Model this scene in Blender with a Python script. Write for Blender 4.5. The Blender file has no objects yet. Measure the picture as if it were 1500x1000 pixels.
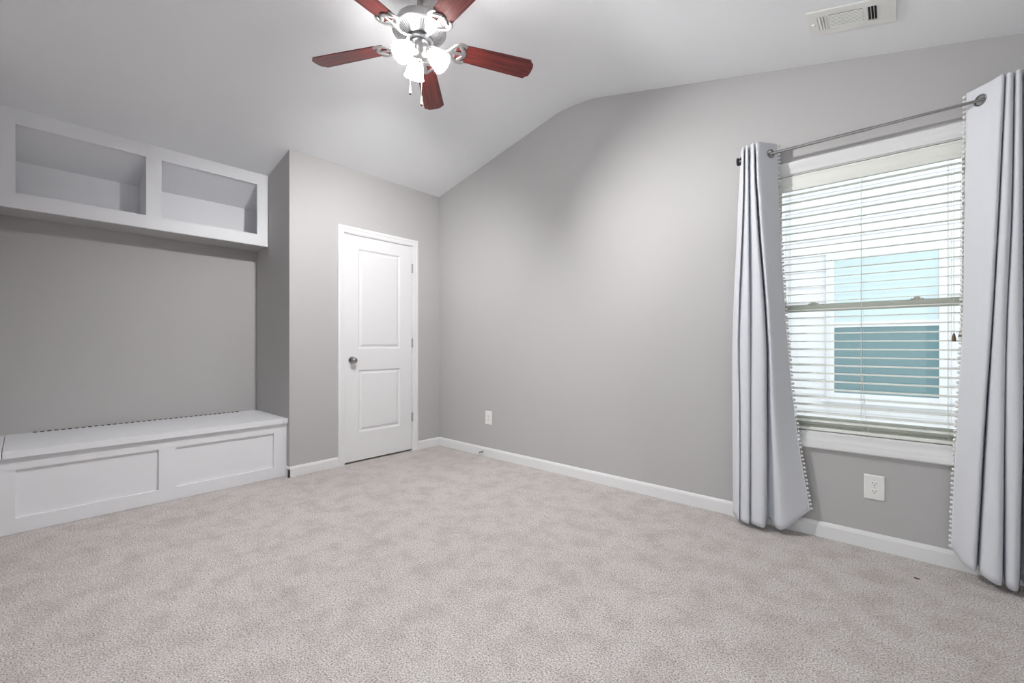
import bpy, bmesh, math, random
from mathutils import Vector, Matrix

S = bpy.context.scene
COL = S.collection
PI = math.pi
R = math.radians
random.seed(7)

# ------------------------------------------------------------------ camera
YAW = R(41.632)
cam_d = bpy.data.cameras.new('camera')
cam_d.sensor_fit = 'HORIZONTAL'
cam_d.sensor_width = 36.0
cam_d.lens = 637.34 * 36.0 / 1500.0
cam_d.shift_y = 4.7 / 1500.0
cam_d.clip_start = 0.02
cam = bpy.data.objects.new('camera', cam_d)
COL.objects.link(cam)
cam.location = (0, 0, 1.065)
cam.rotation_euler = (R(90), 0, YAW)
S.camera = cam

# ------------------------------------------------------------------ sky and exposure
w = bpy.data.worlds.new('sky')
S.world = w
w.use_nodes = True
bgn = w.node_tree.nodes['Background']
bgn.inputs['Color'].default_value = (0.93, 0.97, 1.0, 1)     # bright overcast sky
bgn.inputs['Strength'].default_value = 2.3
S.view_settings.view_transform = 'Standard'
S.view_settings.look = 'None'
S.view_settings.gamma = 1.0
S.view_settings.exposure = 0.06
S.view_settings.use_curve_mapping = False
S.cycles.use_denoising = True
S.cycles.max_bounces = 16
S.cycles.diffuse_bounces = 10
S.cycles.glossy_bounces = 6
S.cycles.transmission_bounces = 10
S.cycles.transparent_max_bounces = 16
S.cycles.sample_clamp_indirect = 8.0

BULB_STRENGTH = 5500.0
SHADE_GLOW = 32.0         # the frosted shades glow with the bulb inside them

# ------------------------------------------------------------------ helpers
def link(name, me, mats, parent=None, loc=None):
    o = bpy.data.objects.new(name, me)
    COL.objects.link(o)
    if not isinstance(mats, (list, tuple)):
        mats = [mats]
    if not me.materials:
        for m in mats:
            me.materials.append(m)
    if parent is not None:
        o.parent = parent
    if loc is not None:
        o.location = loc
    return o

def obj(name, bm, mats, parent=None, loc=None, smooth=False, bevel=0.0, seg=2, recalc=True):
    if recalc:
        bmesh.ops.recalc_face_normals(bm, faces=bm.faces)
    me = bpy.data.meshes.new(name)
    bm.to_mesh(me)
    bm.free()
    o = link(name, me, mats, parent, loc)
    if smooth:
        for p in me.polygons:
            p.use_smooth = True
        me.set_sharp_from_angle(angle=R(40))
    if bevel:
        b = o.modifiers.new('bevel', 'BEVEL')
        b.width = bevel
        b.segments = seg
        b.limit_method = 'ANGLE'
        b.angle_limit = R(40)
    return o

def tag(o, label=None, cat=None, group=None, kind=None):
    if label: o['label'] = label
    if cat: o['category'] = cat
    if group: o['group'] = group
    if kind: o['kind'] = kind
    return o

def empty(name, loc=(0, 0, 0), rz=0.0):
    o = bpy.data.objects.new(name, None)
    o.empty_display_size = 0.05
    COL.objects.link(o)
    o.location = loc
    o.rotation_euler = (0, 0, rz)
    return o

def box(bm, x0, x1, y0, y1, z0, z1):
    v = [bm.verts.new(p) for p in ((x0, y0, z0), (x1, y0, z0), (x1, y1, z0), (x0, y1, z0),
                                   (x0, y0, z1), (x1, y0, z1), (x1, y1, z1), (x0, y1, z1))]
    for f in ((3, 2, 1, 0), (4, 5, 6, 7), (0, 1, 5, 4), (1, 2, 6, 5), (2, 3, 7, 6), (3, 0, 4, 7)):
        bm.faces.new([v[i] for i in f])
    return bm

def prism(bm, pts, axis, a, b):
    """2-D polygon extruded along axis: 'y' -> pts are (x,z); 'x' -> (y,z); 'z' -> (x,y)."""
    def mk(p, t):
        if axis == 'y': return (p[0], t, p[1])
        if axis == 'x': return (t, p[0], p[1])
        return (p[0], p[1], t)
    A = [bm.verts.new(mk(p, a)) for p in pts]
    B = [bm.verts.new(mk(p, b)) for p in pts]
    n = len(pts)
    bm.faces.new(A)
    bm.faces.new(list(reversed(B)))
    for i in range(n):
        j = (i + 1) % n
        bm.faces.new((A[i], B[i], B[j], A[j]))
    return bm

def lathe(bm, prof, n=32, mat=None, cap=True):
    """profile of (r,z); optional matrix."""
    rings = []
    for r, z in prof:
        ring = []
        for k in range(n):
            a = 2 * PI * k / n
            p = Vector((r * math.cos(a), r * math.sin(a), z))
            if mat is not None: p = mat @ p
            ring.append(bm.verts.new(p))
        rings.append(ring)
    for A, B in zip(rings, rings[1:]):
        for k in range(n):
            j = (k + 1) % n
            bm.faces.new((A[k], A[j], B[j], B[k]))
    if cap:
        bm.faces.new(list(reversed(rings[0])))
        bm.faces.new(rings[-1])
    return bm

def tube(bm, pts, r, n=10, flat=1.0, closed=False):
    """round tube along points; r scalar or list; flat squashes along the world z."""
    pts = [Vector(p) for p in pts]
    m = len(pts)
    rad = r if isinstance(r, (list, tuple)) else [r] * m
    rings = []
    up = Vector((0, 0, 1))
    for i, p in enumerate(pts):
        if closed:
            t = pts[(i + 1) % m] - pts[i - 1]
        else:
            t = pts[min(i + 1, m - 1)] - pts[max(i - 1, 0)]
        t.normalize()
        u = up if abs(t.dot(up)) < 0.95 else Vector((1, 0, 0))
        s = t.cross(u).normalized()
        q = s.cross(t).normalized()
        rings.append([bm.verts.new(p + s * (rad[i] * math.cos(2 * PI * k / n)) + q * (rad[i] * flat * math.sin(2 * PI * k / n))) for k in range(n)])
    rng = range(m) if closed else range(m - 1)
    for i in rng:
        A, B = rings[i], rings[(i + 1) % m]
        for k in range(n):
            j = (k + 1) % n
            bm.faces.new((A[k], A[j], B[j], B[k]))
    if not closed:
        bm.faces.new(list(reversed(rings[0])))
        bm.faces.new(rings[-1])
    return bm

def sphere(bm, c, r, seg=12, rings=8, sz=1.0):
    bmesh.ops.create_uvsphere(bm, u_segments=seg, v_segments=rings, radius=r,
                              matrix=Matrix.Translation(c) @ Matrix.Diagonal((1, 1, sz, 1)))
    return bm

def panel_board(bm, O, U, V, N, W, H, rects, rings, thick):
    """board W x H in the U,V plane with its front at O facing N; each rect (u0,u1,v0,v1) is filled
    with concentric rings (inset, depth); an empty ring list leaves a through hole."""
    O, U, V, N = Vector(O), Vector(U), Vector(V), Vector(N)
    us = sorted({0, W} | {r[0] for r in rects} | {r[1] for r in rects})
    vs = sorted({0, H} | {r[2] for r in rects} | {r[3] for r in rects})
    cache = {}
    def vt(u, v, d):
        k = (round(u, 5), round(v, 5), round(d, 5))
        if k not in cache:
            cache[k] = bm.verts.new(O + U * u + V * v + N * d)
        return cache[k]
    def inside(u, v):
        return any(r[0] < u < r[1] and r[2] < v < r[3] for r in rects)
    for a, b in zip(us, us[1:]):
        for c, d in zip(vs, vs[1:]):
            if inside((a + b) / 2, (c + d) / 2): continue
            bm.faces.new((vt(a, c, 0), vt(b, c, 0), vt(b, d, 0), vt(a, d, 0)))
            if not rings:
                bm.faces.new((vt(a, d, -thick), vt(b, d, -thick), vt(b, c, -thick), vt(a, c, -thick)))
    for (u0, u1, v0, v1) in rects:
        seq = [(0, 0)] + (list(rings) if rings else [(0, -thick)])
        for (i0, d0), (i1, d1) in zip(seq, seq[1:]):
            A = [(u0 + i0, v0 + i0), (u1 - i0, v0 + i0), (u1 - i0, v1 - i0), (u0 + i0, v1 - i0)]
            B = [(u0 + i1, v0 + i1), (u1 - i1, v0 + i1), (u1 - i1, v1 - i1), (u0 + i1, v1 - i1)]
            for k in range(4):
                j = (k + 1) % 4
                a0, a1 = vt(*A[k], d0), vt(*A[j], d0)
                b0, b1 = vt(*B[k], d1), vt(*B[j], d1)
                bm.faces.new((a0, a1, b1, b0))
        if rings:
            i, d = rings[-1]
            # subdivide nothing: the last field is one quad
            bm.faces.new((vt(u0 + i, v0 + i, d), vt(u1 - i, v0 + i, d), vt(u1 - i, v1 - i, d), vt(u0 + i, v1 - i, d)))
    # outer sides and back
    loop = [(0, 0)] + [(u, 0) for u in us[1:]] + [(W, v) for v in vs[1:]] + [(u, H) for u in reversed(us[:-1])] + [(0, v) for v in reversed(vs[1:-1])]
    n = len(loop)
    for k in range(n):
        a, b = loop[k], loop[(k + 1) % n]
        bm.faces.new((vt(*a, 0), vt(*a, -thick), vt(*b, -thick), vt(*b, 0)))
    if rings:
        bm.faces.new([vt(*p, -thick) for p in loop])
    return bm

def mitre_frame(bm, corners, outs, prof, N, closed):
    """sweep a profile of (offset, depth) round mitred corners; outs are the outward diagonals."""
    N = Vector(N)
    rows = []
    for c, o in zip(corners, outs):
        c, o = Vector(c), Vector(o)
        rows.append([bm.verts.new(c + o * p + N * d) for p, d in prof])
    m = len(rows)
    for i in range(m if closed else m - 1):
        A, B = rows[i], rows[(i + 1) % m]
        for k in range(len(prof)):
            j = (k + 1) % len(prof)
            bm.faces.new((A[k], A[j], B[j], B[k]))
    if not closed:
        bm.faces.new(rows[0])
        bm.faces.new(list(reversed(rows[-1])))
    return bm

def catmull(p, t):
    """p list of scalars; t in [0, n-1]."""
    n = len(p)
    i = min(int(t), n - 2)
    f = t - i
    p0 = p[i - 1] if i > 0 else 2 * p[0] - p[1]
    p1, p2 = p[i], p[i + 1]
    p3 = p[i + 2] if i + 2 < n else 2 * p[-1] - p[-2]
    return 0.5 * (2 * p1 + (p2 - p0) * f + (2 * p0 - 5 * p1 + 4 * p2 - p3) * f * f + (3 * p1 - p0 - 3 * p2 + p3) * f ** 3)

# ------------------------------------------------------------------ materials
MATS = {}
def pmat(name, color, rough=0.5, metal=0.0, **kw):
    m = bpy.data.materials.new(name)
    m.use_nodes = True
    b = m.node_tree.nodes['Principled BSDF']
    b.inputs['Base Color'].default_value = (*color, 1)
    b.inputs['Roughness'].default_value = rough
    b.inputs['Metallic'].default_value = metal
    for k, v in kw.items():
        b.inputs[k].default_value = v
    MATS[name] = m
    return m

def nodes(m):
    return m.node_tree.nodes, m.node_tree.links, m.node_tree.nodes['Principled BSDF']

def noise_bump(m, scale, strength, dist=0.002, coord='Object', detail=4.0, stretch=None):
    n, l, b = nodes(m)
    tc = n.new('ShaderNodeTexCoord')
    nz = n.new('ShaderNodeTexNoise')
    nz.inputs['Scale'].default_value = scale
    nz.inputs['Detail'].default_value = detail
    src = tc.outputs[coord]
    if stretch:
        mp = n.new('ShaderNodeMapping')
        mp.inputs['Scale'].default_value = stretch
        l.new(src, mp.inputs['Vector'])
        src = mp.outputs['Vector']
    l.new(src, nz.inputs['Vector'])
    bp = n.new('ShaderNodeBump')
    bp.inputs['Strength'].default_value = strength
    bp.inputs['Distance'].default_value = dist
    l.new(nz.outputs['Fac'], bp.inputs['Height'])
    l.new(bp.outputs['Normal'], b.inputs['Normal'])
    return nz

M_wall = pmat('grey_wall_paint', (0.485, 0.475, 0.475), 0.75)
noise_bump(M_wall, 160, 0.08)
M_ceil = pmat('white_ceiling_paint', (0.86, 0.875, 0.895), 0.9)
noise_bump(M_ceil, 120, 0.10)
M_trim = pmat('white_trim_paint', (0.79, 0.79, 0.80), 0.42)
noise_bump(M_trim, 60, 0.02)
M_cab = pmat('white_cabinet_paint', (0.81, 0.82, 0.85), 0.45)
noise_bump(M_cab, 60, 0.03, stretch=(1, 0.15, 1))
M_plate = pmat('white_plastic', (0.84, 0.84, 0.82), 0.35)
M_dark = pmat('dark_slot', (0.012, 0.012, 0.012), 0.6)
M_nickel = pmat('brushed_nickel', (0.50, 0.495, 0.49), 0.28, 1.0)
M_nickel_w = pmat('satin_nickel', (0.46, 0.46, 0.46), 0.35, 0.95)
M_steel = pmat('hinge_steel', (0.45, 0.44, 0.42), 0.35, 1.0)
M_black = pmat('black_metal', (0.03, 0.03, 0.035), 0.4, 0.5)
M_vinyl = pmat('white_vinyl', (0.72, 0.73, 0.68), 0.4)
M_slat = pmat('cream_blind_slat', (0.84, 0.85, 0.80), 0.4)
M_cord = pmat('white_cord', (0.75, 0.75, 0.70), 0.8)
M_tassel = pmat('brown_wood_tassel', (0.16, 0.10, 0.05), 0.5)
M_fob = pmat('cream_fob', (0.85, 0.80, 0.70), 0.4)
M_rubber = pmat('dark_rubber', (0.05, 0.045, 0.04), 0.7)

M_rod = pmat('dark_brushed_nickel_rod', (0.36, 0.355, 0.35), 0.25, 1.0)
# curtain cloth: pale blue-grey, a little light comes through
M_cloth = pmat('pale_grey_curtain_cloth', (0.72, 0.735, 0.78), 0.75)
noise_bump(M_cloth, 900, 0.15, 0.0006)
n, l, b = nodes(M_cloth)
b.inputs['Sheen Weight'].default_value = 0.15
tr = n.new('ShaderNodeBsdfTranslucent')
tr.inputs['Color'].default_value = (0.72, 0.735, 0.78, 1)
mx = n.new('ShaderNodeMixShader')
mx.inputs[0].default_value = 0.06
l.new(b.outputs[0], mx.inputs[1])
l.new(tr.outputs[0], mx.inputs[2])
l.new(mx.outputs[0], n['Material Output'].inputs['Surface'])
M_pom = pmat('white_pom_pom', (0.80, 0.80, 0.80), 0.95)

# carpet: speckled pinkish grey cut pile
M_carpet = pmat('pinkish_grey_cut_pile_carpet', (0.5, 0.47, 0.45), 0.95)
n, l, b = nodes(M_carpet)
tc = n.new('ShaderNodeTexCoord')
n1 = n.new('ShaderNodeTexNoise'); n1.inputs['Scale'].default_value = 170; n1.inputs['Detail'].default_value = 3; n1.inputs['Roughness'].default_value = 0.7
n2 = n.new('ShaderNodeTexNoise'); n2.inputs['Scale'].default_value = 7.5; n2.inputs['Detail'].default_value = 9; n2.inputs['Roughness'].default_value = 0.68
n3 = n.new('ShaderNodeTexVoronoi'); n3.inputs['Scale'].default_value = 150
for x in (n1, n2, n3): l.new(tc.outputs['Object'], x.inputs['Vector'])
cr = n.new('ShaderNodeValToRGB')
e = cr.color_ramp.elements
e[0].position = 0.34; e[0].color = (0.16, 0.18, 0.172, 1)
e[1].position = 0.62; e[1].color = (0.83, 0.78, 0.76, 1)
k = cr.color_ramp.elements.new(0.47); k.color = (0.545, 0.505, 0.487, 1)
l.new(n1.outputs['Fac'], cr.inputs['Fac'])
cr2 = n.new('ShaderNodeValToRGB')
e = cr2.color_ramp.elements
e[0].position = 0.36; e[0].color = (0.83, 0.805, 0.79, 1)
e[1].position = 0.56; e[1].color = (1.0, 1.0, 1.0, 1)
l.new(n2.outputs['Fac'], cr2.inputs['Fac'])
mm = n.new('ShaderNodeMix'); mm.data_type = 'RGBA'; mm.blend_type = 'MULTIPLY'; mm.inputs['Factor'].default_value = 1.0
l.new(cr.outputs['Color'], mm.inputs['A']); l.new(cr2.outputs['Color'], mm.inputs['B'])
l.new(mm.outputs['Result'], b.inputs['Base Color'])
bp = n.new('ShaderNodeBump'); bp.inputs['Strength'].default_value = 0.5; bp.inputs['Distance'].default_value = 0.006
ad = n.new('ShaderNodeMath'); ad.operation = 'SUBTRACT'
l.new(n1.outputs['Fac'], ad.inputs[0]); l.new(n3.outputs['Distance'], ad.inputs[1])
l.new(ad.outputs[0], bp.inputs['Height']); l.new(bp.outputs['Normal'], b.inputs['Normal'])

# red mahogany fan blades, grain along local x
M_wood = pmat('red_mahogany', (0.20, 0.03, 0.02), 0.32)
n, l, b = nodes(M_wood)
tc = n.new('ShaderNodeTexCoord'); mp = n.new('ShaderNodeMapping')
mp.inputs['Scale'].default_value = (3.0, 60, 60)
nz = n.new('ShaderNodeTexNoise'); nz.inputs['Scale'].default_value = 1.6; nz.inputs['Detail'].default_value = 5; nz.inputs['Distortion'].default_value = 0.6
cr = n.new('ShaderNodeValToRGB')
e = cr.color_ramp.elements
e[0].position = 0.30; e[0].color = (0.036, 0.005, 0.006, 1)
e[1].position = 0.70; e[1].color = (0.25, 0.036, 0.028, 1)
l.new(tc.outputs['Object'], mp.inputs['Vector']); l.new(mp.outputs['Vector'], nz.inputs['Vector'])
l.new(nz.outputs['Fac'], cr.inputs['Fac']); l.new(cr.outputs['Color'], b.inputs['Base Color'])

# frosted lamp glass
M_frost = bpy.data.materials.new('frosted_lamp_glass'); M_frost.use_nodes = True
n, l, b = nodes(M_frost)
b.inputs['Base Color'].default_value = (0.93, 0.93, 0.93, 1); b.inputs['Roughness'].default_value = 0.35
b.inputs['Emission Color'].default_value = (1.0, 0.985, 0.975, 1); b.inputs['Emission Strength'].default_value = SHADE_GLOW
tr = n.new('ShaderNodeBsdfTranslucent'); tr.inputs['Color'].default_value = (0.95, 0.95, 0.95, 1)
mx = n.new('ShaderNodeMixShader'); mx.inputs[0].default_value = 0.35
l.new(b.outputs[0], mx.inputs[1]); l.new(tr.outputs[0], mx.inputs[2]); l.new(mx.outputs[0], n['Material Output'].inputs['Surface'])

M_bulb = bpy.data.materials.new('lit_bulb'); M_bulb.use_nodes = True
n, l, b = nodes(M_bulb)
b.inputs['Base Color'].default_value = (1, 1, 1, 1)
b.inputs['Emission Color'].default_value = (1.0, 0.985, 0.975, 1)
b.inputs['Emission Strength'].default_value = BULB_STRENGTH

# clear window glass
M_glass = bpy.data.materials.new('clear_window_glass'); M_glass.use_nodes = True
n, l, b = nodes(M_glass)
tr = n.new('ShaderNodeBsdfTransparent'); tr.inputs['Color'].default_value = (0.97, 0.99, 0.98, 1)
gl = n.new('ShaderNodeBsdfGlossy'); gl.inputs['Roughness'].default_value = 0.02
fr = n.new('ShaderNodeFresnel'); fr.inputs['IOR'].default_value = 1.35
mx = n.new('ShaderNodeMixShader')
l.new(fr.outputs[0], mx.inputs[0]); l.new(tr.outputs[0], mx.inputs[1]); l.new(gl.outputs[0], mx.inputs[2])
l.new(mx.outputs[0], n['Material Output'].inputs['Surface'])

M_siding = pmat('white_lap_siding', (0.72, 0.72, 0.75), 0.6)
M_teal = pmat('pale_teal_glass', (0.55, 0.66, 0.69), 0.15)
M_screen = pmat('teal_insect_screen', (0.13, 0.225, 0.25), 0.45)
noise_bump(M_screen, 300, 0.1)
M_ground = pmat('pale_bounce_ground', (0.50, 0.50, 0.46), 0.95)  # ground made pale so it bounces daylight up onto the blind slats
M_roof = pmat('grey_roof_shingle', (0.2, 0.2, 0.2), 0.9)

# ------------------------------------------------------------------ room dimensions
XA, YB = -3.66, 2.95            # door wall, window wall
YC = 1.425                      # right cheek of the alcove
YL = -0.108                     # left cheek of the alcove
XK = -4.397                     # back of the alcove
XS = -4.104                     # face of the open wall cabinet
XR, YF = 0.95, -0.9             # unseen walls beside and behind the camera

PROF = [(-4.95, 3.4697 + 0.228 * -4.95), (-2.13, 2.984), (-2.06, 2.989), (-1.98, 2.991), (-1.90, 2.989), (-1.83, 2.985), (-1.76, 2.9765), (1.10, 2.5485 - 0.2433 * 1.10)]
def zc(x):
    for (a, za), (c, zb) in zip(PROF, PROF[1:]):
        if a <= x <= c:
            return za + (zb - za) * (x - a) / (c - a)
    return PROF[-1][1]

# floor
bm = bmesh.new(); box(bm, -4.9, 1.1, YF - 0.1, YB + 0.02, -0.1, 0)
tag(obj('floor', bm, M_carpet), kind='structure')

# ceiling (soft ridge running front to back)
bm = bmesh.new()
prism(bm, PROF + [(x, z + 0.12) for x, z in reversed(PROF)], 'y', YF - 0.1, YB + 0.12)
tag(obj('ceiling', bm, M_ceil), kind='structure')

# window wall, with its opening
WX0, WX1, WZ0, WZ1 = -0.59, 0.29, 0.575, 2.045
def strip(x0, x1):
    xs = [x0] + [p[0] for p in PROF if x0 < p[0] < x1] + [x1]
    return [(x0, 0), (x1, 0)] + [(x, zc(x) + 0.02) for x in reversed(xs)]
bm = bmesh.new()
prism(bm, strip(-4.95, WX0), 'y', YB, YB + 0.14)
prism(bm, strip(WX1, XR + 0.1), 'y', YB, YB + 0.14)
prism(bm, [(WX0, 0), (WX1, 0), (WX1, WZ0), (WX0, WZ0)], 'y', YB, YB + 0.14)
prism(bm, [(WX0, WZ1), (WX1, WZ1), (WX1, zc(WX1) + .02), (WX0, zc(WX0) + .02)], 'y', YB, YB + 0.14)
bmesh.ops.remove_doubles(bm, verts=bm.verts, dist=1e-5)
tag(obj('wall_back', bm, M_wall), kind='structure')

# door wall with the alcove cheek
D0, D1, DZ = 1.884, 2.613, 2.06      # clear opening inside the casing
bm = bmesh.new()
def wall_x(y0, y1, z0, z1, x0=XA - 0.13, x1=XA):
    pts = [(x0, z0), (x1, z0), (x1, min(z1, zc(x1) + .02)), (x0, min(z1, zc(x0) + .02))]
    prism(bm, pts, 'y', y0, y1)
wall_x(YC, D0, 0, 9)
wall_x(D1, YB, 0, 9)
wall_x(D0, D1, DZ, 9)
wall_x(YC, YC + 0.1, 0, 9, -4.95, XA - 0.13)
tag(obj('wall_left', bm, M_wall), kind='structure')
bm = bmesh.new(); wall_x(YF - 0.1, YL, 0, 9); wall_x(YL - 0.1, YL, 0, 9, -4.95, XA - 0.13)
tag(obj('wall_left_front', bm, M_wall), kind='structure')
bm = bmesh.new(); wall_x(YL, YC, 0, 9, -4.95, XK)
tag(obj('wall_alcove', bm, M_wall), kind='structure')
bm = bmesh.new(); prism(bm, [(YF - .1, 0), (YB, 0), (YB, zc(XR) + .02), (YF - .1, zc(XR) + .02)], 'x', XR, XR + 0.1)
tag(obj('wall_right', bm, M_wall), kind='structure')
PX0, PX1, PZ1 = -1.70, 0.30, 2.12  # added opening in the front wall for the fill daylight
bm = bmesh.new()
prism(bm, strip(-3.7, PX0), 'y', YF - 0.1, YF)
prism(bm, strip(PX1, XR + .1), 'y', YF - 0.1, YF)
prism(bm, [(PX0, PZ1), (PX1, PZ1)] + [(x, zc(x) + .02) for x in reversed([PX0] + [p[0] for p in PROF if PX0 < p[0] < PX1] + [PX1])], 'y', YF - 0.1, YF)
tag(obj('wall_front', bm, M_wall), kind='structure')
# unseen glazed door, added behind the camera to let in fill daylight
pd = tag(empty('added_fill_window', ((PX0 + PX1) / 2, YF - .05, 0)), kind='structure')
po_ = Vector(pd.location)
bm = bmesh.new()
for x0, x1 in ((PX0, -0.67), (-0.73, PX1)):
    box(bm, x0, x0 + .06, YF - .08, YF - .03, 0, PZ1); box(bm, x1 - .06, x1, YF - .08, YF - .03, 0, PZ1)
    box(bm, x0 + .06, x1 - .06, YF - .08, YF - .03, 0, .08); box(bm, x0 + .06, x1 - .06, YF - .08, YF - .03, PZ1 - .06, PZ1)
for v in bm.verts: v.co -= po_
obj('window_frame', bm, M_trim, pd)
bm = bmesh.new(); box(bm, PX0 + .05, PX1 - .05, YF - .058, YF - .053, .06, PZ1 - .05)
for v in bm.verts: v.co -= po_
obj('pane', bm, M_glass, pd)
# closet behind the door, closed off
bm = bmesh.new(); box(bm, XA - 0.20, XA - 0.135, D0 - 0.1, D1 + 0.1, 0, 2.2)
tag(obj('wall_closet', bm, M_wall), kind='structure')

# baseboards
BP = [(0, 0), (0.014, 0), (0.014, 0.066), (0.010, 0.078), (0.005, 0.085), (0, 0.085)]
def base_y(name, x0, x1):        # along the window wall
    bm = bmesh.new(); prism(bm, [(YB - d, z) for d, z in BP], 'x', x0, x1)
    tag(obj(name, bm, M_trim, bevel=0.001), kind='structure')
def base_x(name, y0, y1, wrap=False):
    bm = bmesh.new(); prism(bm, [(XA + d, z) for d, z in BP], 'y', y0, y1)
    if wrap:
        prism(bm, [(YC - d, z) for d, z in BP], 'x', XA - 0.0545, XA + 0.014)
    tag(obj(name, bm, M_trim, bevel=0.001), kind='structure')
base_y('baseboard_back', XA, XR)
base_x('baseboard_left', YC - 0.014, 1.827, True)
base_x('baseboard_left_corner', 2.670, YB - 0.014)
bm = bmesh.new(); prism(bm, [(XR - d, z) for d, z in BP], 'y', YF, YB - .014)
tag(obj('baseboard_right', bm, M_trim), kind='structure')

# ------------------------------------------------------------------ closet door
door = tag(empty('door_1', (XA, 2.25, 0)), kind='structure')
dl = Vector(door.location)
def dobj(name, bm, mats, parent=None, **kw):
    """mesh built in world coordinates, re-expressed in the door's own frame"""
    for v in bm.verts: v.co -= dl
    return obj(name, bm, mats, parent or door, **kw)
bm = bmesh.new()
CP = [(0, 0), (0, 0.008), (0.004, 0.010), (0.030, 0.012), (0.034, 0.016), (0.050, 0.017), (0.057, 0.013), (0.057, 0)]
mitre_frame(bm, [(XA, D0, 0), (XA, D0, DZ), (XA, D1, DZ), (XA, D1, 0)],
            [(0, -1, 0), (0, -1, 1), (0, 1, 1), (0, 1, 0)], CP, (1, 0, 0), False)
# jambs
box(bm, XA - 0.12, XA + 0.001, D0 - 0.012, D0 + 0.007, 0, DZ)
box(bm, XA - 0.12, XA + 0.001, D1 - 0.007, D1 + 0.012, 0, DZ)
box(bm, XA - 0.12, XA + 0.001, D0, D1, DZ - 0.007, DZ + 0.012)
dobj('door_frame', bm, M_trim, smooth=True)
SY0, SY1, SZ0, SZ1 = D0 + 0.010, D1 - 0.010, 0.016, DZ - 0.011
SX = XA - 0.006
bm = bmesh.new()
panel_board(bm, (SX, SY0, SZ0), (0, 1, 0), (0, 0, 1), (1, 0, 0), SY1 - SY0, SZ1 - SZ0,
            [(2.024 - SY0, 2.470 - SY0, 1.027 - SZ0, 1.937 - SZ0), (2.026 - SY0, 2.471 - SY0, 0.268 - SZ0, 0.837 - SZ0)],
            [(0.003, -0.001), (0.014, -0.013), (0.022, -0.013), (0.040, -0.002)], 0.035)
slab = dobj('door_slab', bm, M_trim)
# knob and rose
kc = Vector((SX, 1.962, 0.925))
mk = Matrix.Translation(kc - dl) @ Matrix.Rotation(R(90), 4, 'Y')
bm = bmesh.new()
lathe(bm, [(0.033, 0.0), (0.033, 0.004), (0.030, 0.008), (0.014, 0.011), (0.011, 0.016), (0.011, 0.028),
           (0.018, 0.034), (0.026, 0.042), (0.0275, 0.050), (0.024, 0.060), (0.015, 0.066), (0.004, 0.068)], 28, mk)
k = obj('knob', bm, M_rod, slab, smooth=True)
k['label'] = 'satin nickel knob'
bm = bmesh.new(); box(bm, SX - 0.028, SX - 0.004, SY0 - 0.004, SY0 + 0.001, 0.90, 0.955)
dobj('latch_plate', bm, M_steel, slab)
for z in (1.832, 1.084, 0.342):
    bm = bmesh.new()
    for q in range(5):
        z0 = z - 0.044 + q * 0.0178
        lathe(bm, [(0.0058, z0), (0.0058, z0 + 0.0168)], 12, Matrix.Translation((XA + 0.006, SY1 + 0.004, 0)))
    box(bm, XA - 0.004, XA + 0.0015, SY1 - 0.004, SY1 + 0.013, z - 0.044, z + 0.044)
    lathe(bm, [(0.004, z - 0.048), (0.0065, z - 0.046), (0.0065, z - 0.044)], 12, Matrix.Translation((XA + 0.006, SY1 + 0.004, 0)))
    dobj('hinge', bm, M_steel)

# ------------------------------------------------------------------ window
win = tag(empty('window_1', (-0.15, YB, 0)), kind='structure')
wl = Vector(win.location)
def wobj(name, bm, mats, parent=None, **kw):
    for v in bm.verts: v.co -= wl
    return obj(name, bm, mats, parent or win, **kw)
bm = bmesh.new()
WP = [(0, 0), (0, 0.010), (0.006, 0.013), (0.014, 0.011), (0.034, 0.014), (0.042, 0.019), (0.052, 0.019), (0.058, 0.022), (0.068, 0.022), (0.074, 0.014), (0.074, 0)]
mitre_frame(bm, [(WX0, YB, WZ0), (WX1, YB, WZ0), (WX1, YB, WZ1), (WX0, YB, WZ1)],
            [(-1, 0, -1.18), (1, 0, -1.18), (1, 0, 0.95), (-1, 0, 0.95)], WP, (0, -1, 0), True)
o = wobj('window_casing', bm, M_trim, smooth=True)
o['label'] = 'white moulded casing around the window'
# jamb liners
bm = bmesh.new()
box(bm, WX0 - .01, WX0 + 0.006, YB - 0.002, YB + 0.14, WZ0, WZ1)
box(bm, WX1 - 0.006, WX1 + .01, YB - 0.002, YB + 0.14, WZ0, WZ1)
box(bm, WX0, WX1, YB - 0.002, YB + 0.14, WZ1 - 0.006, WZ1 + .01)
box(bm, WX0, WX1, YB - 0.002, YB + 0.14, WZ0 - .01, WZ0 + 0.006)
wobj('window_jamb', bm, M_trim)
# vinyl frame and the two sashes
def rect_frame(bm, x0, x1, z0, z1, y0, y1, t, tb=None, tt=None):
    tb = t if tb is None else tb; tt = t if tt is None else tt
    box(bm, x0, x0 + t, y0, y1, z0, z1); box(bm, x1 - t, x1, y0, y1, z0, z1)
    box(bm, x0 + t, x1 - t, y0, y1, z0, z0 + tb); box(bm, x0 + t, x1 - t, y0, y1, z1 - tt, z1)
FX0, FX1, FZ0, FZ1 = WX0 + .006, WX1 - .006, WZ0 + .006, WZ1 - .006
bm = bmesh.new(); rect_frame(bm, FX0, FX1, FZ0, FZ1, YB + 0.075, YB + 0.14, 0.024)
wobj('window_frame', bm, M_vinyl, bevel=0.002)
bm = bmesh.new(); rect_frame(bm, FX0 + .024, FX1 - .024, FZ0 + .024, 1.296, YB + 0.082, YB + 0.104, 0.032, 0.045, 0.040)
lo = wobj('lower_sash', bm, M_vinyl, bevel=0.003)
bm = bmesh.new(); box(bm, FX0 + .05, FX1 - .05, YB + .091, YB + .095, FZ0 + .06, 1.262)
wobj('pane', bm, M_glass, lo)
bm = bmesh.new()
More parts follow.
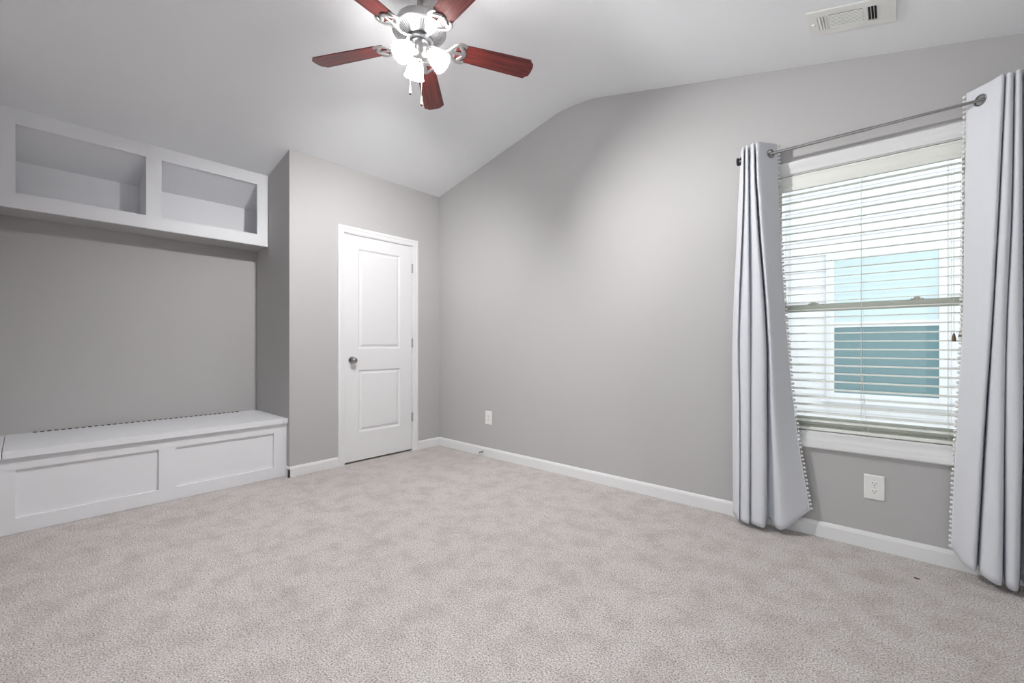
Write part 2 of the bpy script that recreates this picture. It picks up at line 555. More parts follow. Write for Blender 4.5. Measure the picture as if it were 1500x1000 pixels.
for x in (-0.37, 0.07):
    box(bm, x - .025, x + .025, YB + .084, YB + .104, 1.296, 1.304)
    box(bm, x - .012, x + .012, YB + .080, YB + .094, 1.304, 1.312)
wobj('sash_lock', bm, M_vinyl, lo, bevel=0.002)
bm = bmesh.new(); rect_frame(bm, FX0 + .024, FX1 - .024, 1.266, FZ1 - .024, YB + 0.108, YB + 0.130, 0.028, 0.034, 0.030)
up = wobj('upper_sash', bm, M_vinyl, bevel=0.003)
bm = bmesh.new(); box(bm, FX0 + .05, FX1 - .05, YB + .117, YB + .121, 1.298, FZ1 - .052)
wobj('pane', bm, M_glass, up)

# ------------------------------------------------------------------ blind
bl = empty('window_blind', (-0.15, YB + 0.03, 1.95))
tag(bl, 'cream horizontal slat blind lowered in the window between the curtains', 'blind')
bo = Vector(bl.location)
def bobj(name, bm, mats, parent=None, **kw):
    for v in bm.verts: v.co -= bo
    return obj(name, bm, mats, parent or bl, **kw)
BX0, BX1 = WX0 + 0.012, WX1 - 0.012
bm = bmesh.new()
prism(bm, [(YB - 0.004, 1.952), (YB + 0.004, 1.952), (YB + 0.004, 2.034), (YB - 0.004, 2.034), (YB - 0.007, 2.026), (YB - 0.004, 2.018), (YB - 0.004, 1.980), (YB - 0.008, 1.972), (YB - 0.006, 1.960)], 'x', BX0 - .003, BX1 + .003)
bobj('valance', bm, M_slat)
bm = bmesh.new(); box(bm, BX0, BX1, YB + 0.010, YB + 0.060, 1.985, 2.036)
bobj('headrail', bm, M_slat)
SLY, SW = YB + 0.032, 0.025
bm = bmesh.new()
NS = 30
zs = [1.935 - i * 0.0448 for i in range(NS)]
for i, z in enumerate(zs):
    tl = R(5.5 + random.uniform(-1.0, 1.0))
    pts = []
    for q in range(7):
        t = -1 + 2 * q / 6
        pts.append((t * SW, 0.0022 * (1 - t * t)))
    up_ = [(y, z_ + 0.0014) for y, z_ in pts]; dn = [(y, z_ - 0.0014) for y, z_ in reversed(pts)]
    poly = [(SLY + y * math.cos(tl) - q * math.sin(tl), z + y * math.sin(tl) + q * math.cos(tl)) for y, q in up_ + dn]
    prism(bm, poly, 'x', BX0, BX1)
o = bobj('slats', bm, M_slat)
bm = bmesh.new(); box(bm, BX0, BX1, SLY - 0.026, SLY + 0.026, 0.585, 0.601)
bobj('bottom_rail', bm, M_slat, bevel=0.003)
for x in (-0.48, -0.15, 0.18):
    bm = bmesh.new()
    for y in (SLY - 0.027, SLY + 0.027):
        tube(bm, [(x, y, 1.99), (x, y, 1.3), (x, y, 0.600)], 0.0008, 6)
    for z in zs:
        tube(bm, [(x, SLY - 0.027, z - 0.003), (x, SLY + 0.027, z - 0.003)], 0.0007, 5)
    tube(bm, [(x + 0.01, SLY, 1.99), (x + 0.01, SLY, 0.6)], 0.0006, 6)
    bobj('ladder_cord', bm, M_cord)
bm = bmesh.new()
tube(bm, [(-0.15, SLY - .034, 1.96), (-0.149, SLY - .035, 1.3), (-0.146, SLY - .036, .92), (-0.13, SLY - .04, .70), (-0.118, SLY - .045, .607), (-0.112, SLY - .046, .594), (-0.125, SLY - .046, .590), (-0.15, SLY - .044, .592)], 0.0012, 6)
bobj('loose_cord', bm, M_cord)
for x, zt, nm in ((0.196, 1.085, 2), (-0.512, 1.262, 2)):
    for q in range(nm):
        xx = x + q * 0.022
        zz = zt + q * 0.010
        bm = bmesh.new()
        tube(bm, [(xx, SLY - .036, 1.955), (xx, SLY - .037, 1.5), (xx, SLY - .038, zz + .03)], 0.0010, 6)
        pc = bobj('pull_cord', bm, M_cord)
        bm = bmesh.new()
        lathe(bm, [(0.0025, zz + .034), (0.005, zz + .026), (0.0075, zz + .008), (0.008, zz), (0.006, zz - .004)], 12, Matrix.Translation((xx, SLY - .038, 0)))
        bobj('tassel', bm, M_tassel if x > 0 else M_steel, pc, smooth=True)

# ------------------------------------------------------------------ curtain rod
RY, RZ = 2.860, 2.163
rod = empty('curtain_rod', (-0.15, RY, RZ))
tag(rod, 'brushed nickel curtain rod running above the window', 'curtain rod')
ro = Vector(rod.location)
def robj(name, bm, mats, parent=None, **kw):
    for v in bm.verts: v.co -= ro
    return obj(name, bm, mats, parent or rod, **kw)
bm = bmesh.new(); tube(bm, [(-0.715, RY, RZ), (-0.10, RY, RZ)], 0.0085, 18)
tube(bm, [(-0.12, RY, RZ), (0.60, RY, RZ)], 0.0070, 18)
robj('rod_tube', bm, M_rod, smooth=True)
for x, s in ((-0.715, -1), (0.60, 1)):
    bm = bmesh.new()
    lathe(bm, [(0.010, 0), (0.022, 0.002), (0.024, 0.006), (0.022, 0.012), (0.006, 0.014)], 24, Matrix.Translation((x, RY, RZ)) @ Matrix.Rotation(s * R(90), 4, 'Y'))
    o = robj('end_cap', bm, M_black, smooth=True); o['label'] = 'dark round end cap'
for x in (-0.690, 0.575):
    bm = bmesh.new()
    tube(bm, [(x, RY, RZ - 0.012), (x, RY + 0.04, RZ - 0.014), (x, YB - 0.004, RZ - 0.014)], 0.006, 12)
    lathe(bm, [(0.022, 0), (0.022, 0.004), (0.010, 0.006)], 20, Matrix.Translation((x, YB, RZ - 0.014)) @ Matrix.Rotation(R(90), 4, 'X'))
    tube(bm, [(x, RY + .013 * math.cos(a), RZ + .013 * math.sin(a)) for a in [R(d) for d in range(180, 361, 20)]], 0.004, 8)
    robj('wall_bracket', bm, M_rod, smooth=True)

# ------------------------------------------------------------------ curtains
FPX, V0, CH = 637.34, 504.7, 1.065
cy_, sy_ = math.cos(YAW), math.sin(YAW)
def x_at(u, y):                     # world x of the photo's column u on the vertical plane y
    du = (u - 750) / FPX
    return y * (du * cy_ - sy_) / (du * sy_ + cy_)

def curtain(name, label, levels, ys, tops, hems, edge_last, side):
    """levels: (z, [photo columns per control point]); ys: per control point depth at top and bottom"""
    root = empty(name, (x_at(levels[0][1][len(ys) // 2], RY), RY, RZ))
    tag(root, label, 'curtain')
    off = Vector(root.location)
    nc = len(ys)
    zl = [L[0] for L in levels]
    X = [[x_at(u, ys[i][0] + (ys[i][1] - ys[i][0]) * k / (len(levels) - 1)) for i, u in enumerate(L[1])] for k, L in enumerate(levels)]
    NSX, NZ = 14, 74
    cols = (nc - 1) * NSX + 1
    def lev(arr, t):
        f = t * (len(levels) - 1)
        return f
    def pos(s, t):
        """s along the cloth (control index), t from 0 (top) to 1 (hem) by height"""
        ztop, zbot = catmull(tops, s), catmull(hems, s)
        z = ztop + (zbot - ztop) * t
        # level parameter from the nominal height
        zn = zl[0] + (zl[-1] - zl[0]) * t
        f = 0.0
        for k in range(len(zl) - 1):
            if zl[k] >= zn >= zl[k + 1]:
                f = k + (zl[k] - zn) / (zl[k] - zl[k + 1])
                break
        else:
            f = len(zl) - 1
        row = [catmull([X[k][i] for k in range(len(zl))], f) for i in range(nc)]
        g = f / (len(zl) - 1)
        rowy = [ys[i][0] + (ys[i][1] - ys[i][0]) * g for i in range(nc)]
        x = catmull(row, s)
        y = catmull(rowy, s)
        y += 0.0035 * math.sin(7 * t + 2.1 * s) * math.sin(PI * t)
        return Vector((x, y, z))
    grid = [[pos(i / NSX, j / NZ) for i in range(cols)] for j in range(NZ + 1)]
    # where the cloth crosses the rod: eyelets
    rings = []
    jt = min(range(NZ + 1), key=lambda j: abs(grid[j][cols // 2].z - RZ))
    row = [pos(i / (NSX * 6), (zl[0] - RZ) / (zl[0] - zl[-1])) for i in range((cols - 1) * 6 + 1)]
    for a, b in zip(row, row[1:]):
        if (a.y - RY) * (b.y - RY) < 0:
            f = (RY - a.y) / (b.y - a.y)
            p = a.lerp(b, f)
            d = (b - a); d.z = 0; d.normalize()
            rings.append((Vector((p.x, RY, RZ)), d))
    bm = bmesh.new()
    # finer rows near the top for the eyelet holes
    vs = [[bm.verts.new(p - off) for p in r] for r in grid]
    for j in range(NZ):
        for i in range(cols - 1):
            bm.faces.new((vs[j][i], vs[j][i + 1], vs[j + 1][i + 1], vs[j + 1][i]))
    near = [f for f in bm.faces if abs(f.calc_center_median().z + off.z - RZ) < 0.06]
    bmesh.ops.subdivide_edges(bm, edges=list({e for f in near for e in f.edges}), cuts=3, use_grid_fill=True)
    kill = []
    for f in bm.faces:
        c = f.calc_center_median() + off
        if any((c - p).length < 0.0205 for p, d in rings): kill.append(f)
    bmesh.ops.delete(bm, geom=kill, context='FACES')
    o = obj('cloth', bm, M_cloth, root, smooth=True, recalc=True)
    sd = o.modifiers.new('thickness', 'SOLIDIFY'); sd.thickness = 0.0018; sd.offset = 0
    for p, d in rings:
        nrm = Vector((-d.y, d.x, 0))
        bm = bmesh.new()
        for sgn in (1,):
            pts = []
            for k in range(28):
                a = 2 * PI * k / 28
                pts.append(p - off + d * (0.0225 * math.cos(a)) + Vector((0, 0, 0.0225 * math.sin(a))))
            tube(bm, pts, 0.0042, 8, closed=True)
        obj('eyelet', bm, M_rod, root, smooth=True)
    # hem stitching band
    # pom-pom trim down the inner edge
    s = nc - 1 if edge_last else 0
    s1 = s - 0.04 if edge_last else 0.04
    bm = bmesh.new()
    path = [pos(s, j / 120) - off for j in range(121)]
    tube(bm, path, 0.0028, 6)
    obj('trim_tape', bm, M_pom, root, smooth=True)
    N = 93
    L = [0]
    for a, b in zip(path, path[1:]): L.append(L[-1] + (b - a).length)
    pm = None
    j = 0
    for q in range(N):
        want = L[-1] * (q + 0.5) / N
        while L[j + 1] < want: j += 1
        f = (want - L[j]) / (L[j + 1] - L[j])
        p = path[j].lerp(path[j + 1], f)
        t = (s, 0)
        inner = (pos(s1, j / 120) - off)
        d = (path[j] - inner); d.z = 0; d.normalize()
        p = p + d * 0.0105 + Vector((0, 0, -0.002)) + Vector((random.uniform(-.0015, .0015), random.uniform(-.003, .003), random.uniform(-.002, .002)))
        if pm is None:
            b2 = bmesh.new(); sphere(b2, (0, 0, 0), 0.0074, 10, 7)
            po = obj('pom_pom', b2, M_pom, root, loc=p, smooth=True); pm = po
        else:
            c = pm.copy(); COL.objects.link(c); c.parent = root; c.location = p
    return root

# left curtain: outer edge first, inner trimmed edge last
lv = [
    (2.225, [1085.5, 1089, 1090.5, 1091.5, 1095.5, 1097, 1098.5, 1104, 1105.5, 1107, 1111, 1138.5]),
    (1.900, [1081, 1087.5, 1089, 1090, 1096, 1097.2, 1098.5, 1107, 1109, 1110.5, 1115, 1140]),
    (1.150, [1073.5, 1081, 1082.5, 1083.5, 1097.5, 1099, 1100.5, 1119, 1122, 1124, 1129, 1150]),
    (0.700, [1073, 1082, 1083.5, 1085, 1097.5, 1099, 1100.5, 1120, 1124, 1127, 1134, 1160]),
    (0.350, [1073.5, 1082.5, 1084, 1085, 1097, 1099, 1101, 1120, 1124, 1128, 1140, 1172]),
    (0.030, [1074, 1082, 1083.5, 1085, 1096.5, 1099, 1101, 1119, 1124, 1129, 1146, 1186]),
]
ys = [(2.87, 2.87), (2.805, 2.81), (2.902, 2.89), (2.83, 2.82), (2.80, 2.80), (2.902, 2.89), (2.825, 2.815), (2.795, 2.80), (2.900, 2.885), (2.825, 2.872), (2.80, 2.825), (2.897, 2.905)]
curtain('curtain', 'pale grey pom-pom curtain hanging left of the window, flared at its hem', lv, ys,
        [2.225] * 12, [.040, .028, .03, .028, .026, .03, .028, .026, .05, .05, .030, .145], True, 'left')
# right curtain: inner trimmed edge first
tail = lambda u: [u + q for q in (3, 8, 10, 12, 20, 22, 24, 32)]
lv = [
    (2.225, [1417, 1450, 1470, 1472.5, 1474.5, 1484, 1486, 1488, 1496.5, 1498] + tail(1497)),
    (1.620, [1414, 1442, 1460, 1463, 1465.5, 1480, 1482, 1484, 1497, 1498.5] + tail(1497.5)),
    (1.150, [1411, 1434, 1451, 1454, 1457, 1473, 1475, 1477, 1497, 1499] + tail(1498)),
    (0.700, [1404, 1424, 1440, 1444, 1449, 1469, 1471.5, 1474.5, 1496, 1498.5] + tail(1499)),
    (0.350, [1398, 1416, 1433, 1438, 1443, 1467, 1470.5, 1474.5, 1493, 1497] + tail(1500)),
    (0.030, [1394, 1410, 1427, 1432, 1438, 1465, 1469.5, 1474.5, 1490, 1496] + tail(1502)),
]
ys = [(2.897, 2.915), (2.835, 2.85), (2.795, 2.82), (2.90, 2.90), (2.805, 2.815), (2.80, 2.79), (2.902, 2.895), (2.805, 2.80), (2.80, 2.79), (2.902, 2.895),
      (2.81, 2.805), (2.80, 2.80), (2.902, 2.90), (2.81, 2.805), (2.80, 2.80), (2.902, 2.90), (2.81, 2.81), (2.80, 2.80)]
curtain('curtain', 'pale grey pom-pom curtain hanging right of the window at the frame edge', lv, ys,
        [2.225] * 18, [.105, .07, .055, .06, .05, .030, .05, .03, .025, .04] + [.03] * 8, False, 'right')

# ------------------------------------------------------------------ storage bench
NX = -3.715
bench = empty('storage_bench', (-4.05, (YL + YC) / 2, 0))
tag(bench, 'white built-in storage bench with two recessed panels in the alcove', 'bench')
no = Vector(bench.location)
def nobj(name, bm, mats, parent=None, **kw):
    for v in bm.verts: v.co -= no
    return obj(name, bm, mats, parent or bench, **kw)
bm = bmesh.new()
y0, y1 = YL + 0.001, YC - 0.001
panel_board(bm, (NX, y0, 0.002), (0, 1, 0), (0, 0, 1), (1, 0, 0), y1 - y0, 0.427,
            [(-0.026 - y0, 0.609 - y0, 0.086, 0.359), (0.703 - y0, 1.327 - y0, 0.086, 0.359)], [(0.0, -0.016)], 0.02)
nobj('front_panel', bm, M_cab)
bm = bmesh.new()
box(bm, XK + 0.002, NX - 0.021, y0, y0 + 0.018, 0.002, 0.429)
box(bm, XK + 0.002, NX - 0.021, y1 - 0.018, y1, 0.002, 0.429)
box(bm, XK + 0.002, XK + 0.02, y0 + .018, y1 - .018, 0.002, 0.429)
nobj('carcass', bm, M_cab)
LX = -3.690
s0, s1 = -0.076, 1.393
bm = bmesh.new(); box(bm, XK + 0.022, LX, s0 + 0.0016, s1 - 0.0016, 0.431, 0.470)
lid = nobj('lid', bm, M_cab, bevel=0.002)
bm = bmesh.new(); box(bm, XK + 0.022, LX, y0, s0 - 0.0016, 0.430, 0.470); nobj('end_strip', bm, M_cab, bevel=0.001)
bm = bmesh.new(); box(bm, XK + 0.022, LX, s1 + 0.0016, y1, 0.430, 0.470); nobj('end_strip', bm, M_cab, bevel=0.001)
bm = bmesh.new(); box(bm, XK + 0.001, XK + 0.019, y0, y1, 0.430, 0.470); nobj('back_strip', bm, M_cab, bevel=0.001)
bm = bmesh.new()
yy = 0.046
while yy < 1.275:
    lathe(bm, [(0.0042, 0), (0.0042, 0.020)], 10, Matrix.Translation((XK + 0.0205, yy, 0.4715)) @ Matrix.Rotation(R(-90), 4, 'X'))
    yy += 0.0335
o = nobj('piano_hinge', bm, M_black, lid); o['label'] = 'dark knuckles of the piano hinge'

# ------------------------------------------------------------------ open wall cabinet
cab = empty('wall_cabinet', (XS, (YL + YC) / 2, 1.916))
tag(cab, 'white open wall cabinet with two cubbies high in the alcove', 'cabinet')
co = Vector(cab.location)
def cobj(name, bm, mats, parent=None, **kw):
    for v in bm.verts: v.co -= co
    return obj(name, bm, mats, parent or cab, **kw)
CZ0, CZ1 = 1.916, zc(XS) - 0.001
bm = bmesh.new()
panel_board(bm, (XS, y0, CZ0), (0, 1, 0), (0, 0, 1), (1, 0, 0), y1 - y0, CZ1 - CZ0,
            [(-0.029 - y0, 0.599 - y0, 0.095, 2.437 - CZ0), (0.689 - y0, 1.336 - y0, 0.095, 2.437 - CZ0)], [], 0.019)
cobj('face_frame', bm, M_cab, bevel=0.001)
XD = XK + 0.001
bm = bmesh.new(); box(bm, XD, XS - .0195, y0, y1, CZ0 + .002, CZ0 + .030)
cobj('bottom_shelf', bm, M_cab)
bm = bmesh.new(); box(bm, XD, XS - .0195, y0, y1, CZ0 - .0005, CZ0 + .0018)  # thin sheet below the shelf, same grey as the walls
o = cobj('underside', bm, M_wall); o['label'] = 'grey underside of the cabinet'
bm = bmesh.new(); box(bm, XD, XD + .012, y0, y1, CZ0 + .031, 2.29)
cobj('back_panel', bm, M_cab)
bm = bmesh.new(); prism(bm, [(XD, 2.291), (XD + .012, 2.284), (XS - .0195, 2.446), (XS - .0195, 2.458), (XD, 2.303)], 'y', y0, y1)
cobj('sloped_top', bm, M_cab)
bm = bmesh.new(); prism(bm, [(XD + .0125, CZ0 + .031), (XS - .0195, CZ0 + .031), (XS - .0195, 2.445), (XD + .0125, 2.283)], 'y', 0.603, 0.685)
cobj('divider', bm, M_cab)

# ------------------------------------------------------------------ wall outlets
def outlet(x, z, label):
    root = empty('wall_outlet', (x, YB, z))
    tag(root, label, 'outlet')
    w_, h_ = 0.084, 0.128
    bm = bmesh.new()
    mitre = [(-w_ / 2, -h_ / 2), (w_ / 2, -h_ / 2), (w_ / 2, h_ / 2), (-w_ / 2, h_ / 2)]
    A = [bm.verts.new((p, 0, q)) for p, q in mitre]
    B = [bm.verts.new((p * 0.98, -0.004, q * 0.985)) for p, q in mitre]
    C_ = [bm.verts.new((p * 0.90, -0.0065, q * 0.93)) for p, q in mitre]
    for P, Q in ((A, B), (B, C_)):
        for i in range(4):
            j = (i + 1) % 4
            bm.faces.new((P[i], P[j], Q[j], Q[i]))
    bm.faces.new(C_); bm.faces.new(list(reversed(A)))
    obj('cover_plate', bm, M_plate, root)
    for s in (1, -1):
        zc_ = s * 0.0195
        bm = bmesh.new()
        pts = []
        for k in range(32):
            a = 2 * PI * k / 32
            pts.append((max(-.0172, min(.0172, .0172 * 1.0 * math.cos(a))), zc_ + max(-.0125, min(.0125, .0172 * math.sin(a)))))
        prism(bm, pts, 'y', -0.0062, -0.0085)
        rc = obj('receptacle', bm, M_plate, root)
        bm = bmesh.new()
        box(bm, -0.0075, -0.0055, -0.0089, -0.0080, zc_ - .001, zc_ + .008)
        box(bm, 0.0052, 0.0075, -0.0089, -0.0080, zc_ - .0002, zc_ + .0072)
        prism(bm, [(.0028 * math.cos(k * PI / 6), zc_ - .0068 + .0028 * math.sin(k * PI / 6)) for k in range(12)], 'y', -0.0080, -0.0089)
        obj('slot', bm, M_dark, rc)
    bm = bmesh.new(); lathe(bm, [(0.003, 0.0062), (0.003, 0.0076), (0.001, 0.008)], 14, Matrix.Rotation(R(90), 4, 'X'))
    obj('screw', bm, M_nickel, root)
    return root
outlet(-0.0945, 0.3215, 'white wall outlet low on the wall below the window')
outlet(-2.918, 0.3685, 'small white wall outlet low on the bare wall near the door corner')

# ------------------------------------------------------------------ door stop on the baseboard
ds = empty('door_stop', (-2.987, YB - .014, 0.040))
tag(ds, 'small dark spring door stop sticking out of the baseboard near the corner', 'door stop')
bm = bmesh.new()
lathe(bm, [(0.010, 0), (0.010, 0.004), (0.005, 0.006)], 16, Matrix.Rotation(R(90), 4, 'X'))
obj('mount', bm, M_steel, ds)
bm = bmesh.new()
pts = []
for k in range(150):
    a = k * 2 * PI / 12
    t = k / 149
    pts.append((0.0052 * math.cos(a), -0.005 - 0.055 * t, 0.0052 * math.sin(a) - 0.004 * t * t))
tube(bm, pts, 0.0014, 6)
obj('spring', bm, M_steel, ds, smooth=True)
bm = bmesh.new(); lathe(bm, [(0.0075, 0.058), (0.009, 0.062), (0.009, 0.074), (0.006, 0.078)], 16, Matrix.Translation((0, 0, -.004)) @ Matrix.Rotation(R(90), 4, 'X'))
obj('rubber_tip', bm, M_plate, ds, smooth=True)

# scrap on the carpet
bm = bmesh.new()
sphere(bm, (0, 0, 0.003), 0.006, 8, 6, 0.5); sphere(bm, (0.007, 0.003, 0.003), 0.004, 8, 6, 0.6); sphere(bm, (-0.006, 0.004, 0.003), 0.004, 8, 6, 0.6)
tag(obj('lint_scrap', bm, pmat('reddish_brown_lint', (0.10, 0.035, 0.03), 0.9), loc=(0.061, 2.70, 0)), 'tiny reddish brown scrap lying on the carpet in front of the window', 'scrap')

# ------------------------------------------------------------------ ceiling vent
vx0, vx1, vy0, vy1 = -0.328, -0.006, 2.452, 2.652
slope = math.atan(-0.2433)
vent = empty('ceiling_vent', ((vx0 + vx1) / 2, (vy0 + vy1) / 2, zc((vx0 + vx1) / 2)))
vent.rotation_euler = (0, -slope, 0)
tag(vent, 'white three-way air vent in the sloped ceiling above the window', 'air vent')
HW, HD = (vx1 - vx0) / 2 / math.cos(slope), (vy1 - vy0) / 2
# local frame: x along the slope, y along the ridge, z up; it faces down
bm = bmesh.new()
def vframe(bm, x0, x1, y0_, y1_, z0, z1):
    box(bm, x0, x1, y0_, y1_, z0, z1)
oy = 0.045
SEC = [(-HW + 0.040, -HW + 0.072), (-HW + 0.086, -HW + 0.214), (-HW + 0.230, -HW + 0.266)]
# face plate made of strips round the three openings
box(bm, -HW, HW, -HD, -HD + oy, -0.008, -0.001); box(bm, -HW, HW, HD - oy, HD, -0.008, -0.001)
xs_ = [-HW] + [q for s in SEC for q in s] + [HW]
for i in range(0, len(xs_), 2):
    box(bm, xs_[i], xs_[i + 1], -HD + oy, HD - oy, -0.008, -0.001)
obj('face_plate', bm, M_plate, vent, bevel=0.0015)
bm = bmesh.new(); box(bm, SEC[0][0] - .002, SEC[2][1] + .002, -HD + oy - .002, HD - oy + .002, -0.0012, -0.0006)
o = obj('duct_opening', bm, M_dark, vent); o['label'] = 'dark duct behind the louvres'
def louvre(name, rng, n_, along, lean):
    bm = bmesh.new()
    if along == 'x':
        for k in range(n_):
            y = -HD + oy + (2 * HD - 2 * oy) * (k + .5) / n_
            pts = [(y - .0010, -.0066), (y + .0014, -.0094), (y + .0036, -.0094), (y + .0012, -.0066)]
            prism(bm, pts, 'x', rng[0], rng[1])
    else:
        for k in range(n_):
            x = rng[0] + (rng[1] - rng[0]) * (k + .5) / n_
            a, c = (x - .005 * lean, x + .004 * lean)
            prism(bm, [(a, -.0022), (c, -.0105), (c + .0014, -.0105), (a + .0014, -.0022)], 'y', -HD + oy, HD - oy)
    obj(name, bm, M_plate, vent)
louvre('louvre', SEC[0], 3, 'y', 1.7)
louvre('louvre', SEC[1], 10, 'x', 1)
louvre('louvre', (SEC[2][0] - .004, SEC[2][1] + .004), 4, 'y', 0.15)
bm = bmesh.new(); box(bm, -HW + .014, -HW + .030, -0.008, 0.004, -0.016, -0.008); box(bm, -HW + .027, -HW + .031, -.010, .006, -.009, -.0078)
obj('damper_lever', bm, M_plate, vent, bevel=0.001)

# ------------------------------------------------------------------ ceiling fan
FCX, FCY, FBZ = -1.930, 1.421, 2.690
fan = empty('ceiling_fan', (FCX, FCY, 2.988))
tag(fan, 'nickel ceiling fan with five red mahogany blades and three lamps', 'ceiling fan')
ZO = 2.988
def fz(prof): return [(r, z - ZO) for r, z in prof]
bm = bmesh.new()
lathe(bm, fz([(0.068, 2.987), (0.070, 2.975), (0.062, 2.945), (0.042, 2.925), (0.020, 2.918)]), 40)
obj('canopy', bm, M_nickel, fan, smooth=True)
bm = bmesh.new(); lathe(bm, fz([(0.0125, 2.93), (0.0125, 2.80)]), 20)
obj('downrod', bm, M_nickel, fan, smooth=True)
bm = bmesh.new(); lathe(bm, fz([(0.020, 2.845), (0.030, 2.838), (0.034, 2.815), (0.036, 2.80)]), 24)
o = obj('yoke_cover', bm, M_black, fan, smooth=True); o['label'] = 'dark coupling above the motor'
bm = bmesh.new()
lathe(bm, fz([(0.050, 2.812), (0.105, 2.808), (0.119, 2.802), (0.122, 2.795), (0.122, 2.768), (0.132, 2.764), (0.142, 2.757), (0.143, 2.748), (0.138, 2.743),
              (0.128, 2.7415), (0.072, 2.7155), (0.066, 2.706), (0.060, 2.702), (0.02, 2.702)]), 56)
motor = obj('motor_housing', bm, M_nickel_w, fan, smooth=True)
bm = bmesh.new()
for k in range(56):
    a = 2 * PI * k / 56
    m = Matrix.Rotation(a, 4, 'Z')
    pts = [(0.084, -.0012, 2.7208 - ZO), (0.122, -.0019, 2.7388 - ZO), (0.122, .0019, 2.7388 - ZO), (0.084, .0012, 2.7208 - ZO)]
    A = [bm.verts.new(m @ Vector((x, y, z - .0006))) for x, y, z in pts]
    B = [bm.verts.new(m @ Vector((x, y, z + .001))) for x, y, z in pts]
    bm.faces.new(A); bm.faces.new(list(reversed(B)))
    for i in range(4):
        j = (i + 1) % 4; bm.faces.new((A[i], B[i], B[j], A[j]))
o = obj('vent_slots', bm, pmat('slot_shadow_metal', (0.10, 0.10, 0.11), 0.5, 0.6), motor); o['label'] = 'dark radial vent slots'
bm = bmesh.new(); lathe(bm, fz([(0.074, 2.704), (0.076, 2.698), (0.074, 2.690), (0.058, 2.688)]), 40)
obj('flywheel', bm, pmat('dark_grey_metal', (0.2, 0.2, 0.21), 0.4, 0.9), fan, smooth=True)
bm = bmesh.new()
lathe(bm, fz([(0.030, 2.690), (0.050, 2.684), (0.053, 2.676), (0.053, 2.648), (0.048, 2.640), (0.044, 2.634), (0.044, 2.622), (0.038, 2.612), (0.026, 2.603), (0.012, 2.598), (0.010, 2.588), (0.004, 2.584)]), 36)
kit = obj('light_kit', bm, M_nickel, fan, smooth=True)

# blades: outline along local x
half = [(0.200, 0.050), (0.215, 0.054), (0.30, 0.058), (0.45, 0.063), (0.60, 0.067), (0.626, 0.0675), (0.630, 0.064), (0.633, 0.057), (0.638, 0.052), (0.647, 0.046), (0.653, 0.038), (0.656, 0.020), (0.657, 0.0)]
outline = [(x, y) for x, y in half] + [(x, -y) for x, y in reversed(half[:-1])]
def blade_mesh():
    bm = bmesh.new(); prism(bm, outline, 'z', -0.003, 0.003); return bm
BL0 = R(62.58)
PITCH = R(-12)
bl_me = None
ir_me = None
for k in range(5):
    a = BL0 + k * 2 * PI / 5
    rot = Matrix.Rotation(a, 4, 'Z') @ Matrix.Rotation(PITCH, 4, 'X')
    if bl_me is None:
        ob = obj('blade', blade_mesh(), M_wood, fan, bevel=0.0015)
        bl_me = ob.data
        bm = bmesh.new()
        # ornate iron holding the blade: arm from the flywheel, flared scroll plate below the blade root
        tube(bm, [(0.062, 0, 0.004), (0.095, 0, -0.010), (0.130, 0, -0.016), (0.165, 0, -0.010)], [0.011, 0.010, 0.009, 0.010], 12, 0.6)
        for s in (1, -1):
            tube(bm, [(0.155, 0.002 * s, -0.012), (0.175, 0.022 * s, -0.009), (0.192, 0.044 * s, -0.007), (0.212, 0.056 * s, -0.007), (0.236, 0.058 * s, -0.0065), (0.250, 0.050 * s, -0.0065), (0.248, 0.040 * s, -0.0065)],
                 [0.010, 0.010, 0.011, 0.012, 0.011, 0.009, 0.005], 10, 0.4)
            tube(bm, [(0.212, 0.056 * s, -0.0065), (0.222, 0.040 * s, -0.0065), (0.236, 0.024 * s, -0.0065), (0.246, 0.010 * s, -0.0065), (0.250, 0, -0.0065)], [.011, .011, .011, .011, .011], 10, 0.35)
            lathe(bm, [(0.006, -0.0105), (0.007, -0.009), (0.007, -0.003)], 12, Matrix.Translation((0.226, 0.040 * s, 0)))
        tube(bm, [(0.160, 0, -0.011), (0.20, 0, -0.008), (0.250, 0, -0.0065)], [0.012, 0.010, 0.012], 10, 0.4)
        lathe(bm, [(0.006, -0.0105), (0.007, -0.009), (0.007, -0.003)], 12, Matrix.Translation((0.238, 0, 0)))
        ib = obj('blade_iron', bm, M_nickel_w, ob, smooth=True)
        ir_me = ib.data
        ib['label'] = 'pale nickel scrolled blade bracket'
        first = ob
    else:
        ob = first.copy(); COL.objects.link(ob); ob.parent = fan
        ib2 = ib.copy(); COL.objects.link(ib2); ib2.parent = ob
    ob.matrix_local = Matrix.Translation((0, 0, FBZ - ZO)) @ rot

